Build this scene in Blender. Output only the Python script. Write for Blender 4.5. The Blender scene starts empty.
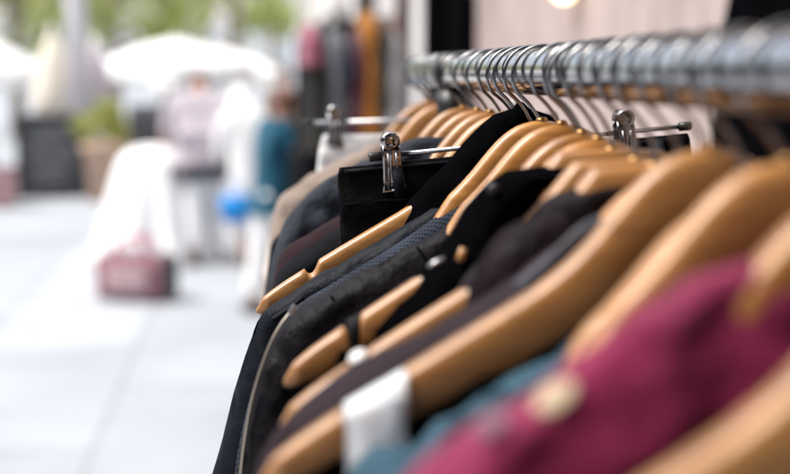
import bpy, bmesh, math, random
from mathutils import Vector, Matrix, noise as mnoise
random.seed(7)
R = math.radians
PI = math.pi
S = bpy.context.scene
C = S.collection

# ------------------------------------------------------------------ camera
RAIL_Z = 1.55                        # height of the clothes rail; the rail runs along +Y at x = 0
CAM = Vector((-.226, 0, RAIL_Z))
PITCH, YAW = .14926, .12995
FPX = 50 / 36 * 790
cd = bpy.data.cameras.new('camera'); cam = bpy.data.objects.new('camera', cd); C.objects.link(cam)
cam.location = CAM; cam.rotation_euler = (PI / 2 - PITCH, 0, -YAW)
cd.lens = 50; cd.sensor_width = 36; cd.clip_start = .02; cd.clip_end = 500
cd.dof.use_dof = True; cd.dof.focus_distance = .905; cd.dof.aperture_fstop = 2.6
S.camera = cam

# ------------------------------------------------------------------ light
SUN_EL, SUN_AZ = R(58), R(-92)       # from beyond the rack, over the street
w = bpy.data.worlds.new('World'); S.world = w; w.use_nodes = True
nt = w.node_tree; sk = nt.nodes.new('ShaderNodeTexSky'); sk.sky_type = 'NISHITA'; sk.sun_disc = False
sk.sun_elevation = SUN_EL; sk.sun_rotation = SUN_AZ; sk.dust_density = 4; sk.air_density = 1.0; sk.ozone_density = 1
bg = nt.nodes['Background']; bg.inputs[1].default_value = .14
hs = nt.nodes.new('ShaderNodeHueSaturation'); hs.inputs['Saturation'].default_value = .5     # thin overcast: a paler sky
nt.links.new(sk.outputs[0], hs.inputs['Color']); nt.links.new(hs.outputs[0], bg.inputs[0])
sd = bpy.data.lights.new('sun', 'SUN'); sd.energy = 1.5; sd.angle = R(25); sd.color = (1, .95, .88)
so = bpy.data.objects.new('sun', sd); C.objects.link(so)
sdir = Vector((math.sin(SUN_AZ) * math.cos(SUN_EL), math.cos(SUN_AZ) * math.cos(SUN_EL), math.sin(SUN_EL)))
so.rotation_euler = sdir.to_track_quat('Z', 'Y').to_euler(); so.location = (-3, 4, 8)
S.view_settings.view_transform = 'Standard'; S.view_settings.look = 'None'
S.view_settings.exposure = 1.3; S.view_settings.gamma = 1
S.cycles.max_bounces = 8

# ------------------------------------------------------------------ helpers
def ray(px, py):                     # direction of a photo pixel (790 x 474) in the world
    r, u = (px - 395) / FPX, (237 - py) / FPX
    fh = math.cos(PITCH) + u * math.sin(PITCH); up = u * math.cos(PITCH) - math.sin(PITCH)
    return Vector((fh * math.sin(YAW) + r * math.cos(YAW), fh * math.cos(YAW) - r * math.sin(YAW), up))
def onp(px, py, y):                  # (x, height above the rail) of a pixel on the plane across the rail at y
    v = ray(px, py); t = y / v.y
    return (CAM.x + v.x * t, v.z * t)
def at(px, py, y):
    v = ray(px, py); return CAM + v * (y / v.y)

def mesh_obj(name, verts, faces, mat, parent=None, smooth=True, bevel=0):
    me = bpy.data.meshes.new(name); me.from_pydata([tuple(v) for v in verts], [], faces); me.validate()
    bm = bmesh.new(); bm.from_mesh(me); bmesh.ops.recalc_face_normals(bm, faces=bm.faces)
    if bevel: bmesh.ops.bevel(bm, geom=list(bm.edges), offset=bevel, segments=2, affect='EDGES', profile=.6)
    bm.to_mesh(me); bm.free()
    if smooth: me.polygons.foreach_set('use_smooth', [True] * len(me.polygons))
    me.materials.append(mat)
    o = bpy.data.objects.new(name, me); C.objects.link(o)
    if parent: o.parent = parent
    return o
class MB:
    def __init__(s): s.v = []; s.f = []
    def add(s, v, f):
        n = len(s.v); s.v += [Vector(p) for p in v]; s.f += [tuple(i + n for i in q) for q in f]; return s
    def rings(s, rings, closed=True, cap0=True, cap1=True):
        n = len(rings[0]); v = [p for r in rings for p in r]; f = []
        for i in range(len(rings) - 1):
            for j in range(n if closed else n - 1):
                k = (j + 1) % n
                f.append((i * n + j, i * n + k, (i + 1) * n + k, (i + 1) * n + j))
        if closed and cap0: f.append(tuple(range(n)))
        if closed and cap1: f.append(tuple((len(rings) - 1) * n + j for j in range(n)))
        return s.add(v, f)
    def tube(s, pts, rad, n=12):
        pts = [Vector(p) for p in pts]; rad = rad if isinstance(rad, (list, tuple)) else [rad] * len(pts)
        up = Vector((0, 0, 1)); rr = []; prev = None
        for i, p in enumerate(pts):
            t = (pts[min(i + 1, len(pts) - 1)] - pts[max(i - 1, 0)]).normalized()
            a = prev - t * prev.dot(t) if prev is not None else t.cross(up if abs(t.z) < .9 else Vector((0, 1, 0)))
            a.normalize(); prev = a; b = t.cross(a)
            rx, ry = rad[i] if isinstance(rad[i], tuple) else (rad[i], rad[i])
            rr.append([p + a * math.cos(2 * PI * k / n) * rx + b * math.sin(2 * PI * k / n) * ry for k in range(n)])
        return s.rings(rr)
    def box(s, c, d, rz=0, ry=0):
        m = Matrix.Translation(c) @ Matrix.Rotation(rz, 4, 'Z') @ Matrix.Rotation(ry, 4, 'Y')
        v = [m @ Vector((x * d[0] / 2, y * d[1] / 2, z * d[2] / 2)) for x in (-1, 1) for y in (-1, 1) for z in (-1, 1)]
        return s.add(v, [(0, 1, 3, 2), (4, 6, 7, 5), (0, 4, 5, 1), (2, 3, 7, 6), (0, 2, 6, 4), (1, 5, 7, 3)])
    def ball(s, c, r, n=12, m=8):
        r = r if isinstance(r, tuple) else (r, r, r)
        return s.rings([[Vector(c) + Vector((r[0] * math.sin(a) * math.cos(b), r[1] * math.sin(a) * math.sin(b), r[2] * math.cos(a)))
                         for b in (2 * PI * k / n for k in range(n))] for a in (PI * max(.02, min(m - .02, i)) / m for i in range(m + 1))])
    def lathe(s, prof, c=(0, 0, 0), n=32):
        return s.rings([[Vector(c) + Vector((r * math.cos(2 * PI * k / n), r * math.sin(2 * PI * k / n), z)) for k in range(n)] for r, z in prof])
    def build(s, name, mat, parent=None, smooth=True, bevel=0): return mesh_obj(name, s.v, s.f, mat, parent, smooth, bevel)
def tag(o, label, cat, group=None, kind=None):
    if kind: o['kind'] = kind
    if label: o['label'] = label
    if cat: o['category'] = cat
    if group: o['group'] = group
    return o
def thing(name, label, cat, loc=(0, 0, 0), rot=(0, 0, 0), group=None):
    o = bpy.data.objects.new(name, None); o.empty_display_size = .05; C.objects.link(o); o.location = loc; o.rotation_euler = rot
    return tag(o, label, cat, group)
def struct(o): o['kind'] = 'structure'; return o
def interp(pts, x):                  # piecewise linear
    if x <= pts[0][0]: return pts[0][1]
    for (a, b), (c, d) in zip(pts, pts[1:]):
        if x <= c: return b + (d - b) * (x - a) / (c - a + 1e-9)
    return pts[-1][1]
def smoothpts(pts, n):               # Catmull-Rom through points
    pts = [Vector(p) for p in pts]; out = []
    for i in range(len(pts) - 1):
        p0, p1, p2, p3 = pts[max(i - 1, 0)], pts[i], pts[i + 1], pts[min(i + 2, len(pts) - 1)]
        for k in range(n):
            t = k / n
            out.append(.5 * ((2 * p1) + (p2 - p0) * t + (2 * p0 - 5 * p1 + 4 * p2 - p3) * t * t + (3 * p1 - p0 - 3 * p2 + p3) * t ** 3))
    return out + [pts[-1]]

# ------------------------------------------------------------------ materials
def nmat(name):
    m = bpy.data.materials.new(name); m.use_nodes = True; t = m.node_tree
    return m, t, t.nodes['Principled BSDF']
def N(t, kind, **kw):
    n = t.nodes.new(kind)
    for k, v in kw.items():
        if k in n.inputs: n.inputs[k].default_value = v
        else: setattr(n, k, v)
    return n
def ramp(t, stops):
    r = t.nodes.new('ShaderNodeValToRGB'); e = r.color_ramp.elements
    while len(e) < len(stops): e.new(.5)
    for q, (p, c) in zip(e, stops): q.position = p; q.color = (*c, 1)
    return r
def mul(c, k): return tuple(max(0, min(1, x * k)) for x in c)
def plain(name, col, rough=.5, metal=0, var=.12, scale=8, bump=0, bscale=200, emit=None, coat=0, spec=.5):
    m, t, b = nmat(name)
    tc = t.nodes.new('ShaderNodeTexCoord'); n = N(t, 'ShaderNodeTexNoise', Scale=scale, Detail=4)
    t.links.new(tc.outputs['Object'], n.inputs['Vector'])
    r = ramp(t, [(.3, mul(col, 1 - var)), (.7, mul(col, 1 + var))]); t.links.new(n.outputs['Fac'], r.inputs[0])
    t.links.new(r.outputs[0], b.inputs['Base Color'])
    b.inputs['Roughness'].default_value = rough; b.inputs['Metallic'].default_value = metal; b.inputs['Specular IOR Level'].default_value = spec; b.inputs['Coat Weight'].default_value = coat
    if bump:
        n2 = N(t, 'ShaderNodeTexNoise', Scale=bscale, Detail=3); t.links.new(tc.outputs['Object'], n2.inputs['Vector'])
        bp = N(t, 'ShaderNodeBump', Strength=bump, Distance=.002); t.links.new(n2.outputs['Fac'], bp.inputs['Height']); t.links.new(bp.outputs[0], b.inputs['Normal'])
    if emit: b.inputs['Emission Color'].default_value = (*emit[0], 1); b.inputs['Emission Strength'].default_value = emit[1]
    return m
def fabric(name, col, rough=.85, sheen=.25, weave=900, wstr=.35, var=.15, crumple=.25, dots=None, spec=.3):
    m, t, b = nmat(name)
    tc = t.nodes.new('ShaderNodeTexCoord')
    n = N(t, 'ShaderNodeTexNoise', Scale=30, Detail=5); t.links.new(tc.outputs['Object'], n.inputs['Vector'])
    r = ramp(t, [(.3, mul(col, 1 - var)), (.7, mul(col, 1 + var))]); t.links.new(n.outputs['Fac'], r.inputs[0])
    out = r.outputs[0]
    if dots:
        sx = t.nodes.new('ShaderNodeSeparateXYZ'); t.links.new(tc.outputs['Object'], sx.inputs[0])
        def M(op, a, bb=None):
            q = t.nodes.new('ShaderNodeMath'); q.operation = op
            for i, s_ in enumerate((a, bb)):
                if s_ is None: continue
                if isinstance(s_, (int, float)): q.inputs[i].default_value = s_
                else: t.links.new(s_, q.inputs[i])
            return q.outputs[0]
        ax = M('ABSOLUTE', sx.outputs[0]); v = M('ADD', M('ADD', sx.outputs[1], sx.outputs[2]), M('MULTIPLY', ax, .6))
        u = M('MULTIPLY', ax, 1.17)
        cx = t.nodes.new('ShaderNodeCombineXYZ'); t.links.new(M('ADD', u, v), cx.inputs[0]); t.links.new(M('SUBTRACT', u, v), cx.inputs[1])
        vo = N(t, 'ShaderNodeTexVoronoi', Scale=1 / dots[0], Randomness=0.0); vo.voronoi_dimensions = '2D'; t.links.new(cx.outputs[0], vo.inputs['Vector'])
        f = M('LESS_THAN', vo.outputs['Distance'], .3)
        mx = N(t, 'ShaderNodeMix', data_type='RGBA'); t.links.new(f, mx.inputs[0]); t.links.new(out, mx.inputs[6]); mx.inputs[7].default_value = (*dots[1], 1)
        out = mx.outputs[2]
    t.links.new(out, b.inputs['Base Color'])
    b.inputs['Roughness'].default_value = rough; b.inputs['Sheen Weight'].default_value = sheen; b.inputs['Sheen Roughness'].default_value = .4
    b.inputs['Specular IOR Level'].default_value = spec
    n2 = N(t, 'ShaderNodeTexNoise', Scale=weave, Detail=2); n3 = N(t, 'ShaderNodeTexNoise', Scale=42, Detail=4)
    t.links.new(tc.outputs['Object'], n2.inputs['Vector']); t.links.new(tc.outputs['Object'], n3.inputs['Vector'])
    b1 = N(t, 'ShaderNodeBump', Strength=crumple, Distance=.02); b2 = N(t, 'ShaderNodeBump', Strength=wstr, Distance=.001)
    t.links.new(n3.outputs['Fac'], b1.inputs['Height']); t.links.new(n2.outputs['Fac'], b2.inputs['Height'])
    t.links.new(b1.outputs[0], b2.inputs['Normal']); t.links.new(b2.outputs[0], b.inputs['Normal'])
    return m
def wood(name, a, c, rough=.42):
    m, t, b = nmat(name)
    tc = t.nodes.new('ShaderNodeTexCoord'); mp = N(t, 'ShaderNodeMapping'); mp.inputs['Scale'].default_value = (6, 60, 60)
    oi = t.nodes.new('ShaderNodeObjectInfo'); ad = N(t, 'ShaderNodeVectorMath', operation='ADD')
    t.links.new(tc.outputs['Object'], ad.inputs[0]); t.links.new(oi.outputs['Random'], ad.inputs[1])
    t.links.new(ad.outputs[0], mp.inputs['Vector'])
    n = N(t, 'ShaderNodeTexNoise', Scale=1.6, Detail=6, Distortion=1.2); t.links.new(mp.outputs[0], n.inputs['Vector'])
    r = ramp(t, [(.28, c), (.5, tuple((x + y) / 2 for x, y in zip(a, c))), (.68, a)]); t.links.new(n.outputs['Fac'], r.inputs[0])
    hs = t.nodes.new('ShaderNodeHueSaturation'); mr = N(t, 'ShaderNodeMapRange'); mr.inputs['To Min'].default_value = .78; mr.inputs['To Max'].default_value = 1.15
    t.links.new(oi.outputs['Random'], mr.inputs['Value']); t.links.new(mr.outputs[0], hs.inputs['Value']); t.links.new(r.outputs[0], hs.inputs['Color'])
    t.links.new(hs.outputs[0], b.inputs['Base Color'])
    b.inputs['Roughness'].default_value = rough; b.inputs['Coat Weight'].default_value = .6; b.inputs['Coat Roughness'].default_value = .27
    bp = N(t, 'ShaderNodeBump', Strength=.12, Distance=.001); t.links.new(n.outputs['Fac'], bp.inputs['Height']); t.links.new(bp.outputs[0], b.inputs['Normal'])
    return m

WOOD = {'light': wood('pale_beech', (.44, .212, .064), (.27, .115, .03)), 'gold': wood('golden_beech', (.43, .20, .046), (.26, .10, .019)),
        'orange': wood('orange_beech', (.45, .215, .066), (.27, .11, .028))}
CLIPM = plain('dark_chrome', (.34, .33, .34), .16, 1, .06, 30)
CHROME = plain('chrome', (.38, .38, .385), .13, 1, .06, 30); WIRE = plain('hook_wire', (.26, .26, .265), .2, 1, .1, 60)
STEEL = plain('brushed_steel', (.5, .5, .52), .32, 1, .1, 40)
BLACKP = plain('black_plastic', (.012, .012, .013), .4); BRASS = plain('dull_brass', (.35, .2, .08), .35, 1)
WHITEP = plain('white_plastic', (.8, .8, .8), .35, 0, .04)
F_BLACK = fabric('black_cloth', (.0022, .0022, .0028), 1, 0, spec=.0, crumple=.3); F_BLACK2 = fabric('black_satin', (.003, .003, .004), .6, 0, spec=.12)
F_NAVY = fabric('navy_waxed_cloth', (.0045, .006, .010), .55, 0, 500, .15, .2, .25, spec=.1)
F_DOTS = fabric('dotted_cloth', (.034, .042, .06), .9, 0, 900, .2, .25, .15, spec=.08, dots=(.0055, (.0025, .0025, .004)))
F_LEATHER = fabric('charcoal_leather', (.0055, .0045, .0062), .55, 0, 420, .2, .25, .35, spec=.1)
F_BROWN = fabric('brown_satin', (.009, .005, .0065), .55, 0, 600, .2, .2, .4, spec=.08)
F_MAUVE = fabric('mauve_grey_cloth', (.018, .0105, .0145), .7, .0, 700, .3, .2, .3, spec=.12)
F_TEAL = fabric('teal_cloth', (.025, .065, .095), .85, .05, 700, .3, .2, .5)
F_MAG = fabric('magenta_cloth', (.165, .006, .044), .75, .2, 800, .3, .15, .3)
F_PANTS = fabric('black_twill', (.002, .002, .0026), .75, 0, 900, .4, spec=.08, crumple=.35)
F_BEIGE = fabric('beige_knit', (.22, .17, .14), .9, .3, 300, .6); F_CREAM = fabric('cream_knit', (.62, .55, .50), .9, .3, 300, .6)
F_DENIM = fabric('grey_denim', (.016, .02, .028), .9, .03, 500, .5, .3, .5); F_CHAR = fabric('charcoal_wool', (.008, .0085, .0105), .95, 0, spec=.08)
F_PLUM = fabric('plum_grey_wool', (.02, .01, .012), .9, .03, spec=.1)
F_WHITE = fabric('white_cotton', (.78, .78, .78), .85, .2); F_PINKW = fabric('pinkish_white_cotton', (.47, .42, .46), .85, .2)
F_TEALS = fabric('deep_teal_cotton', (.011, .075, .12), .9, .05); F_BLUE = fabric('bright_blue_nylon', (.005, .20, .56), .6, .02)
F_PINK = fabric('pink_cloth', (.24, .075, .11), .85, .3); F_OLIVE = fabric('olive_black_cloth', (.014, .013, .011), .9, .02)
F_GREYB = fabric('blue_grey_cloth', (.085, .092, .105), .9, .2); F_MUST = fabric('mustard_cloth', (.27, .105, .012), .85, .1)
F_MAROON = fabric('maroon_cloth', (.07, .014, .024), .85, .3); F_NAVY2 = fabric('dark_navy_cloth', (.008, .009, .022), .9, .2)
F_GREEN = fabric('green_grey_cloth', (.035, .038, .032), .9, .05); F_SKIRTG = fabric('pale_grey_cloth', (.26, .25, .255), .9, .1)
F_TAUPE = fabric('taupe_cloth', (.16, .1, .085), .9, .2)
SKIN = plain('skin', (.42, .25, .19), .55, 0, .06, 20); SKIN2 = plain('tanned_skin', (.36, .18, .11), .55, 0, .06, 20)
HAIR = plain('dark_brown_hair', (.05, .025, .015), .6, 0, .3, 60); HAIR2 = plain('reddish_hair', (.13, .05, .03), .6, 0, .3, 60)
SHOE = plain('shoe_leather', (.1, .08, .07), .5); EYE = plain('eye', (.03, .02, .02), .2)
WALLM = plain('shop_panel_paint', (.38, .31, .29), .7, 0, .12, 3, .1, 60, spec=.1)
PLASTER = plain('pale_plaster', (.58, .56, .55), .8, 0, .08, 2, .2, 30); DARKF = plain('dark_frame_paint', (.003, .003, .0035), .95, spec=0)
GREYDOOR = plain('grey_door_glass', (.03, .025, .025), .6, spec=.1)

# ------------------------------------------------------------------ setting: pavement
m, t, b = nmat('pale_paving')
tc = t.nodes.new('ShaderNodeTexCoord'); mp = N(t, 'ShaderNodeMapping'); mp.inputs['Rotation'].default_value = (0, 0, R(90))
t.links.new(tc.outputs['Object'], mp.inputs['Vector'])
br = N(t, 'ShaderNodeTexBrick', Scale=1.0); br.inputs['Color1'].default_value = (.39, .415, .445, 1); br.inputs['Color2'].default_value = (.32, .34, .37, 1)
br.inputs['Mortar'].default_value = (.24, .25, .275, 1); br.inputs['Mortar Size'].default_value = .012; br.inputs['Brick Width'].default_value = 1.8; br.inputs['Row Height'].default_value = .9
t.links.new(mp.outputs[0], br.inputs['Vector'])
n = N(t, 'ShaderNodeTexNoise', Scale=1.2, Detail=5); t.links.new(tc.outputs['Object'], n.inputs['Vector'])
r = ramp(t, [(.3, (.78, .79, .8)), (.7, (1, 1, 1))]); t.links.new(n.outputs['Fac'], r.inputs[0])
mx = N(t, 'ShaderNodeMix', data_type='RGBA', blend_type='MULTIPLY'); mx.inputs[0].default_value = 1
t.links.new(br.outputs[0], mx.inputs[6]); t.links.new(r.outputs[0], mx.inputs[7]); t.links.new(mx.outputs[2], b.inputs['Base Color']); b.inputs['Roughness'].default_value = .75
struct(MB().add([(-150, -30, 0), (150, -30, 0), (150, 260, 0), (-150, 260, 0)], [(0, 1, 2, 3)]).build('pavement', m, smooth=False))

# ------------------------------------------------------------------ setting: shops beyond the rack (the facade runs along the street)
WX = 1.0
shop = thing('shop_front', 'pale pinkish panelled shop front with a dark framed door behind the rail', 'shop', (WX, 4, 0))
mb = MB(); y = -14.0
while y < 5.9:                        # vertical boards with shallow joints
    y2 = min(y + .19, 5.98); mb.box((.06, (y + y2) / 2 - 4, 1.6), (.12, y2 - y - .008, 3.2)); y = y2
mb.build('wall', WALLM, shop, False)
MB().box((.2, -8.03 + 2, 1.6), (.14, 19.98, 3.2)).build('backing', PLASTER, shop, False)
MB().box((.3, -6.03, 5.3), (.5, 20.0, 4.0)).build('upper_wall', PLASTER, shop, False)
MB().box((.02, 2.3, 1.25), (.16, .58, 2.5)).build('door_frame', DARKF, shop, False)
MB().box((.02, 3.21, 1.25), (.16, .56, 2.5)).build('door_frame', DARKF, shop, False)
d = MB().box((.07, 2.76, 1.25), (.08, .33, 2.5)).build('door', GREYDOOR, shop, False)
MB().tube([(.03, 2.7, .95), (-.01, 2.7, .97), (-.01, 2.7, 1.13), (.03, 2.7, 1.15)], .008, 8).build('handle', STEEL, d)
MB().box((.05, 2.75, 2.86), (.14, 1.5, .7)).build('door_head', PLASTER, shop, False)
MB().box((-.02, -6.0, 3.25), (.34, 20.2, .14)).build('cornice', PLASTER, shop, False)
MB().rings([[(.0, y_, 3.1), (-2.4, y_, 2.62), (-2.4, y_, 2.40), (-2.38, y_, 2.40), (-2.38, y_, 2.60), (.0, y_, 3.07)] for y_ in (-14, -9, -4.15)]).build('unseen_shade_awning', F_CHAR, shop, False)  # unseen, added behind the camera to block sky light from the hanger fronts
nb = thing('neighbouring_building', 'long pale plastered building further along the street past the dark door', 'building', (WX, 18, 0))
MB().box((.4, .53, 3.2), (.8, 22.0, 6.4)).build('wall', PLASTER, nb, False)
for k in range(6):
    f = MB().box((-.02, -6.5 + k * 3.2, 1.3), (.07, 1.5, 2.2)).build('window', DARKF if k else GREYDOOR, nb, False)
    MB().box((-.062, -6.5 + k * 3.2, 1.3), (.012, 1.36, 2.06)).build('pane', GREYDOOR, f, False)
MB().box((-.1, .53, 6.5), (1.1, 22.2, .2)).build('cornice', PLASTER, nb, False)
ob = thing('added_dark_building', 'unseen dark brick building added across the street to darken reflections in the rail', 'building', (-13, 0, 0))  # out of view, added so the chrome rail reflects something dark
BRK = plain('dark_brick', (.10, .07, .06), .9, 0, .3, 3, .3, 40)
MB().box((-2, 2, 3.5), (4, 64, 7)).build('wall', BRK, ob, False)
MB().box((7.0, -26, 3.5), (18, 4, 7)).build('end_wall', BRK, ob, False)
for kk in range(12):
    f_ = MB().box((.02, -27 + kk * 5, 1.5), (.08, 3.2, 2.4)).build('window', DARKF, ob, False); MB().box((.065, -27 + kk * 5, 1.5), (.012, 3.0, 2.2)).build('pane', GREYDOOR, f_, False)
p = at(403, 60, 7.0)
dp = thing('drainpipe', 'taupe downpipe standing in front of the pale building wall', 'pipe', (p.x, 7.0, 0))
MB().tube([(0, 0, 0), (0, 0, 1.5), (0, 0, 3.4)], .055, 16).build('pipe', plain('taupe_paint', (.07, .04, .035), .5), dp)
for z in (.5, 2.4): MB().tube([(0, 0, z - .02), (0, 0, z + .02)], .066, 16).build('bracket', plain('bracket_paint', (.2, .14, .12), .5), dp)
lp = at(575, 0, 4.06)
wl = thing('wall_lamp', 'round lit lamp high on the pinkish shop wall', 'lamp', (WX, lp.y, lp.z + .062))
MB().tube([(0, 0, 0), (-.03, 0, 0)], .06, 24).build('lamp_base', STEEL, wl)
MB().ball((-.06, 0, 0), (.055, .07, .07), 24, 14).build('lamp_globe', plain('lit_glass', (.9, .8, .65), .3, emit=((1, .72, .42), 2)), wl)

# ------------------------------------------------------------------ the rack
def L(px, py, y): return onp(px, py, y)
rack = thing('clothes_rack', 'chrome clothes rack with a thick round rail', 'clothes rack', (0, .6, 0))
RR = .0185
Y_END = 1.5
ys = [-.5 + (Y_END + .5) * k / 60 for k in range(61)]
MB().tube([(0, q - .6, RAIL_Z) for q in ys], RR, 40).build('rail', CHROME, rack)
MB().lathe([(.001, .0), (.016, .0), (.0205, .004), (.0205, .022), (.0188, .024)], n=28).build('end_cap', BLACKP, rack).matrix_local = Matrix.Translation((0, Y_END + .006 - .6, RAIL_Z)) @ Matrix.Rotation(R(90), 4, 'X')
for yy in (1.225, -.44):
    up = MB().tube([(0, yy - .6, .03), (0, yy - .6, .8), (0, yy - .6, RAIL_Z - .02)], .0125, 20).build('upright', CHROME, rack)
    MB().tube([(0, yy - .6 - .013, RAIL_Z), (0, yy - .6 + .013, RAIL_Z)], .0222, 28).build('clamp', BLACKP, up)
    MB().tube([(0, yy - .6, RAIL_Z - .055), (0, yy - .6, RAIL_Z - .02)], .0185, 20).build('collar', BLACKP, up)
    ft = MB().tube([(-.26, yy - .6, .03), (0, yy - .6, .034), (.26, yy - .6, .03)], .014, 14).build('foot', CHROME, rack)
    for sx in (-1, 1): MB().ball((sx * .262, yy - .6, .022), (.022, .022, .022)).build('rubber_tip', BLACKP, ft)

# ------------------------------------------------------------------ wooden hangers
TOP = [(0, -.0375), (.012, -.0385), (.025, -.0440), (.038, -.0555), (.055, -.0765), (.07, -.0925), (.086, -.1050), (.105, -.1165), (.13, -.1305), (.17, -.1535), (.205, -.1745), (.2185, -.1845), (.2245, -.1945)]
HGT = [(0, .040), (.03, .044), (.06, .044), (.1, .035), (.15, .027), (.2, .021), (.219, .014), (.2245, .003)]
def topz(u):
    u = abs(u); z = interp(TOP, u)
    z = (interp(TOP, max(0, u - .006)) + z * 2 + interp(TOP, u + .006)) / 4 if .008 < u < .213 else z
    dn = abs(u - .178)
    if dn < .006: z -= .0075 * (1 - (dn / .006) ** 2)
    return z
def arms_mesh(wd, bow, short=False, flat=False):
    us = []
    u = -.2245
    while u < .2246:
        us.append(u); u += .0012 if .168 < abs(u) < .188 or abs(u) > .212 else .0045
    us.append(.2245); rings = []
    if short: us = [q for q in us if abs(q) < .182]
    for u in us:
        a = topz(u) - (.014 * min(1, max(0, abs(u) - .074) / .018) + .08 * max(0, abs(u) - .092) if short else 0); h = interp(HGT, abs(u)) - (.014 * min(1, max(0, abs(u) - .074) / .03) if short else 0); bz = a - max(.002, h); a = min(a, -.0535 - .05 * abs(u)) if flat and abs(u) < .06 else a; hh = (a - bz) / 2; cz = (a + bz) / 2
        th = interp([(0, .0085), (.1, .0080), (.19, .0070), (.215, .0058), (.2245, .0022)], abs(u)) ; yy = -bow * (abs(u) / .22) ** 2
        ring = []
        for k in range(20):
            an = 2 * PI * k / 20; c_, s_ = math.cos(an), math.sin(an); e = .62
            ring.append((u, yy + th * math.copysign(abs(c_) ** e, c_), cz + hh * math.copysign(abs(s_) ** e, s_)))
        rings.append(ring)
    return MB().rings(rings)
def hook_pts(lo=-.046):
    pts = [(0, 0, lo), (0, 0, -.0425), (-.0018, 0, -.0375), (-.0055, 0, -.0310), (-.0105, 0, -.0245), (-.0155, 0, -.0195)]
    rh, cz = .0232, -.0029
    for a in range(215, -32, -12): pts.append((rh * math.cos(R(a)), 0, cz + rh * math.sin(R(a))))
    return pts
ARMS = {}; 
HOOK = None
def hanger(y, label, kind='light', dz=0, rz=0, roll=0, x=0, group='wooden hangers along the rail', loc=None, base_rot=0, short=False, sx=1.0, flat=False):
    global HOOK
    o = thing('wooden_hanger', label, 'hanger', loc or (x, y, RAIL_Z), (0, roll, rz + base_rot), group)
    key = (kind, short, flat)
    if key not in ARMS:
        ARMS[key] = arms_mesh(kind, .010, short, flat).build('shoulder_bar', WOOD[kind], o)
        a = ARMS[key]
    else:
        a = ARMS[key].copy(); C.objects.link(a); a.parent = o
    a.location.z = dz; a.scale.x = sx
    if HOOK is None:
        h = HOOK = MB().tube(smoothpts(hook_pts(-.070), 3), .0015, 10).build('hook', WIRE, o)
        h2 = MB().lathe([(.0001, -.0405), (.0046, -.0405), (.0046, -.0365), (.0032, -.0350), (.0019, -.0348)], n=16).build('ferrule', BRASS, h)
        HOOK['f'] = 1
    else:
        h = HOOK.copy(); C.objects.link(h); h.parent = o
        h2 = HOOK.children[0].copy(); C.objects.link(h2); h2.parent = h
    h2.location.z = dz - (.0175 if flat else 0); h.rotation_euler.z = random.uniform(-.22, .22)
    return o

# ------------------------------------------------------------------ garments
def garment_mb(left, right=None, T=.017, hem=-.95, seed=0, fold=.012, flare=.02, n_row=64, lean=0, neckT=.008, crease=.0025, grow=.06):
    """left: (u, w) from the neckline edge out over the shoulder and down; closed tent hung over the hanger"""
    left = [tuple(p) for p in left]
    l2 = [left[0]]
    for u, w_ in left[1:]: l2.append((u, min(w_, l2[-1][1] - .0008)))
    left = l2
    if left[-1][1] > hem: left.append((left[-1][0] - flare, hem))
    right = [(-u, w_) for u, w_ in left] if right is None else [tuple(p) for p in right]
    r2 = [right[0]]
    for u, w_ in right[1:]: r2.append((u, min(w_, r2[-1][1] - .0008)))
    right = r2
    if right[-1][1] > hem: right.append((right[-1][0] + flare, hem))
    fl = [(-w_, u) for u, w_ in left]; fr = [(-w_, u) for u, w_ in right]
    top = max(left[0][1], right[0][1]); rings = []
    def sm(f, x, h): return (interp(f, x - h) + interp(f, x) * 2 + interp(f, x + h)) / 4
    for i in range(n_row + 1):
        q = i / n_row; dpt = (top - hem) * (.42 * q + .58 * q ** 3); w_ = top - dpt; h = min(.007, dpt * .5)
        uL, uR = sm(fl, -w_, h), sm(fr, -w_, h); U = (uR - uL) / 2; cc = (uL + uR) / 2
        Tt = neckT + (T - neckT) * min(1, dpt / .05) + grow * max(0, dpt - .05) * .5
        sl = abs(interp(fl, -w_ + .004) - interp(fl, -w_ - .004)) / .008     # du/dw
        e = min(U * .98, Tt * math.sqrt(1 + sl * sl)); ring = []; K = 12; M_ = 22
        for s_, a0 in ((-1, 0), (1, PI)):
            for k in range(M_): ring.append(((U - e) * (-1 + 2 * (k + .5) / M_) * (-s_), s_ * Tt))
            for k in range(K + 1):
                an = PI * k / K; x_ = math.sin(an) * e + (U - e); ring.append((x_ * (-s_), s_ * Tt * math.cos(an)))
        # order: front (-y) runs right, cap, back runs left, cap
        out = []
        amp = min(1, dpt / .25)
        for x_, y_ in ring:
            x = cc + x_
            sgn = -1 if y_ < 0 else 1
            f = fold * amp * mnoise.noise((x * 22 + seed, w_ * 3.5, sgn * 3 + seed)) * 2
            f2 = crease * min(1, dpt / .02) * mnoise.noise((x * 55 + seed, w_ * 55, sgn * 2 + seed * 2)) * 2
            dx = .010 * amp * mnoise.noise((seed + sgn, w_ * 9, 5)) * (1 if abs(x_) > U * .8 else 0)
            dzz = crease * .9 * mnoise.noise((x * 48, seed * 3.1, y_ * 40)) * min(1, dpt / .01)
            out.append((x + dx, y_ + f + f2 + lean * dpt, w_ + dzz))
        rings.append(out)
    return MB().rings(rings, True, True, False)
def garment(name, label, y, left, mat, cat=None, group='clothes hanging on the rail', roll=0, rz=0, **kw):
    o = garment_mb(left, **kw).build(name, mat)
    o.location = (0, y, RAIL_Z); o.rotation_euler = (0, roll, rz)
    return tag(o, label, cat or name.split('_')[-1], group)
def tr(y, pts): return [onp(px, py, y) for px, py in pts]
def ridge(o, pts, r, name, mat, off=-.012, n=8):          # seam, zip, cord following a garment: points (u, w) in its plane
    return MB().tube(smoothpts([(u, off, w_) for u, w_ in pts], 6), r, n).build(name, mat, o)

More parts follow.
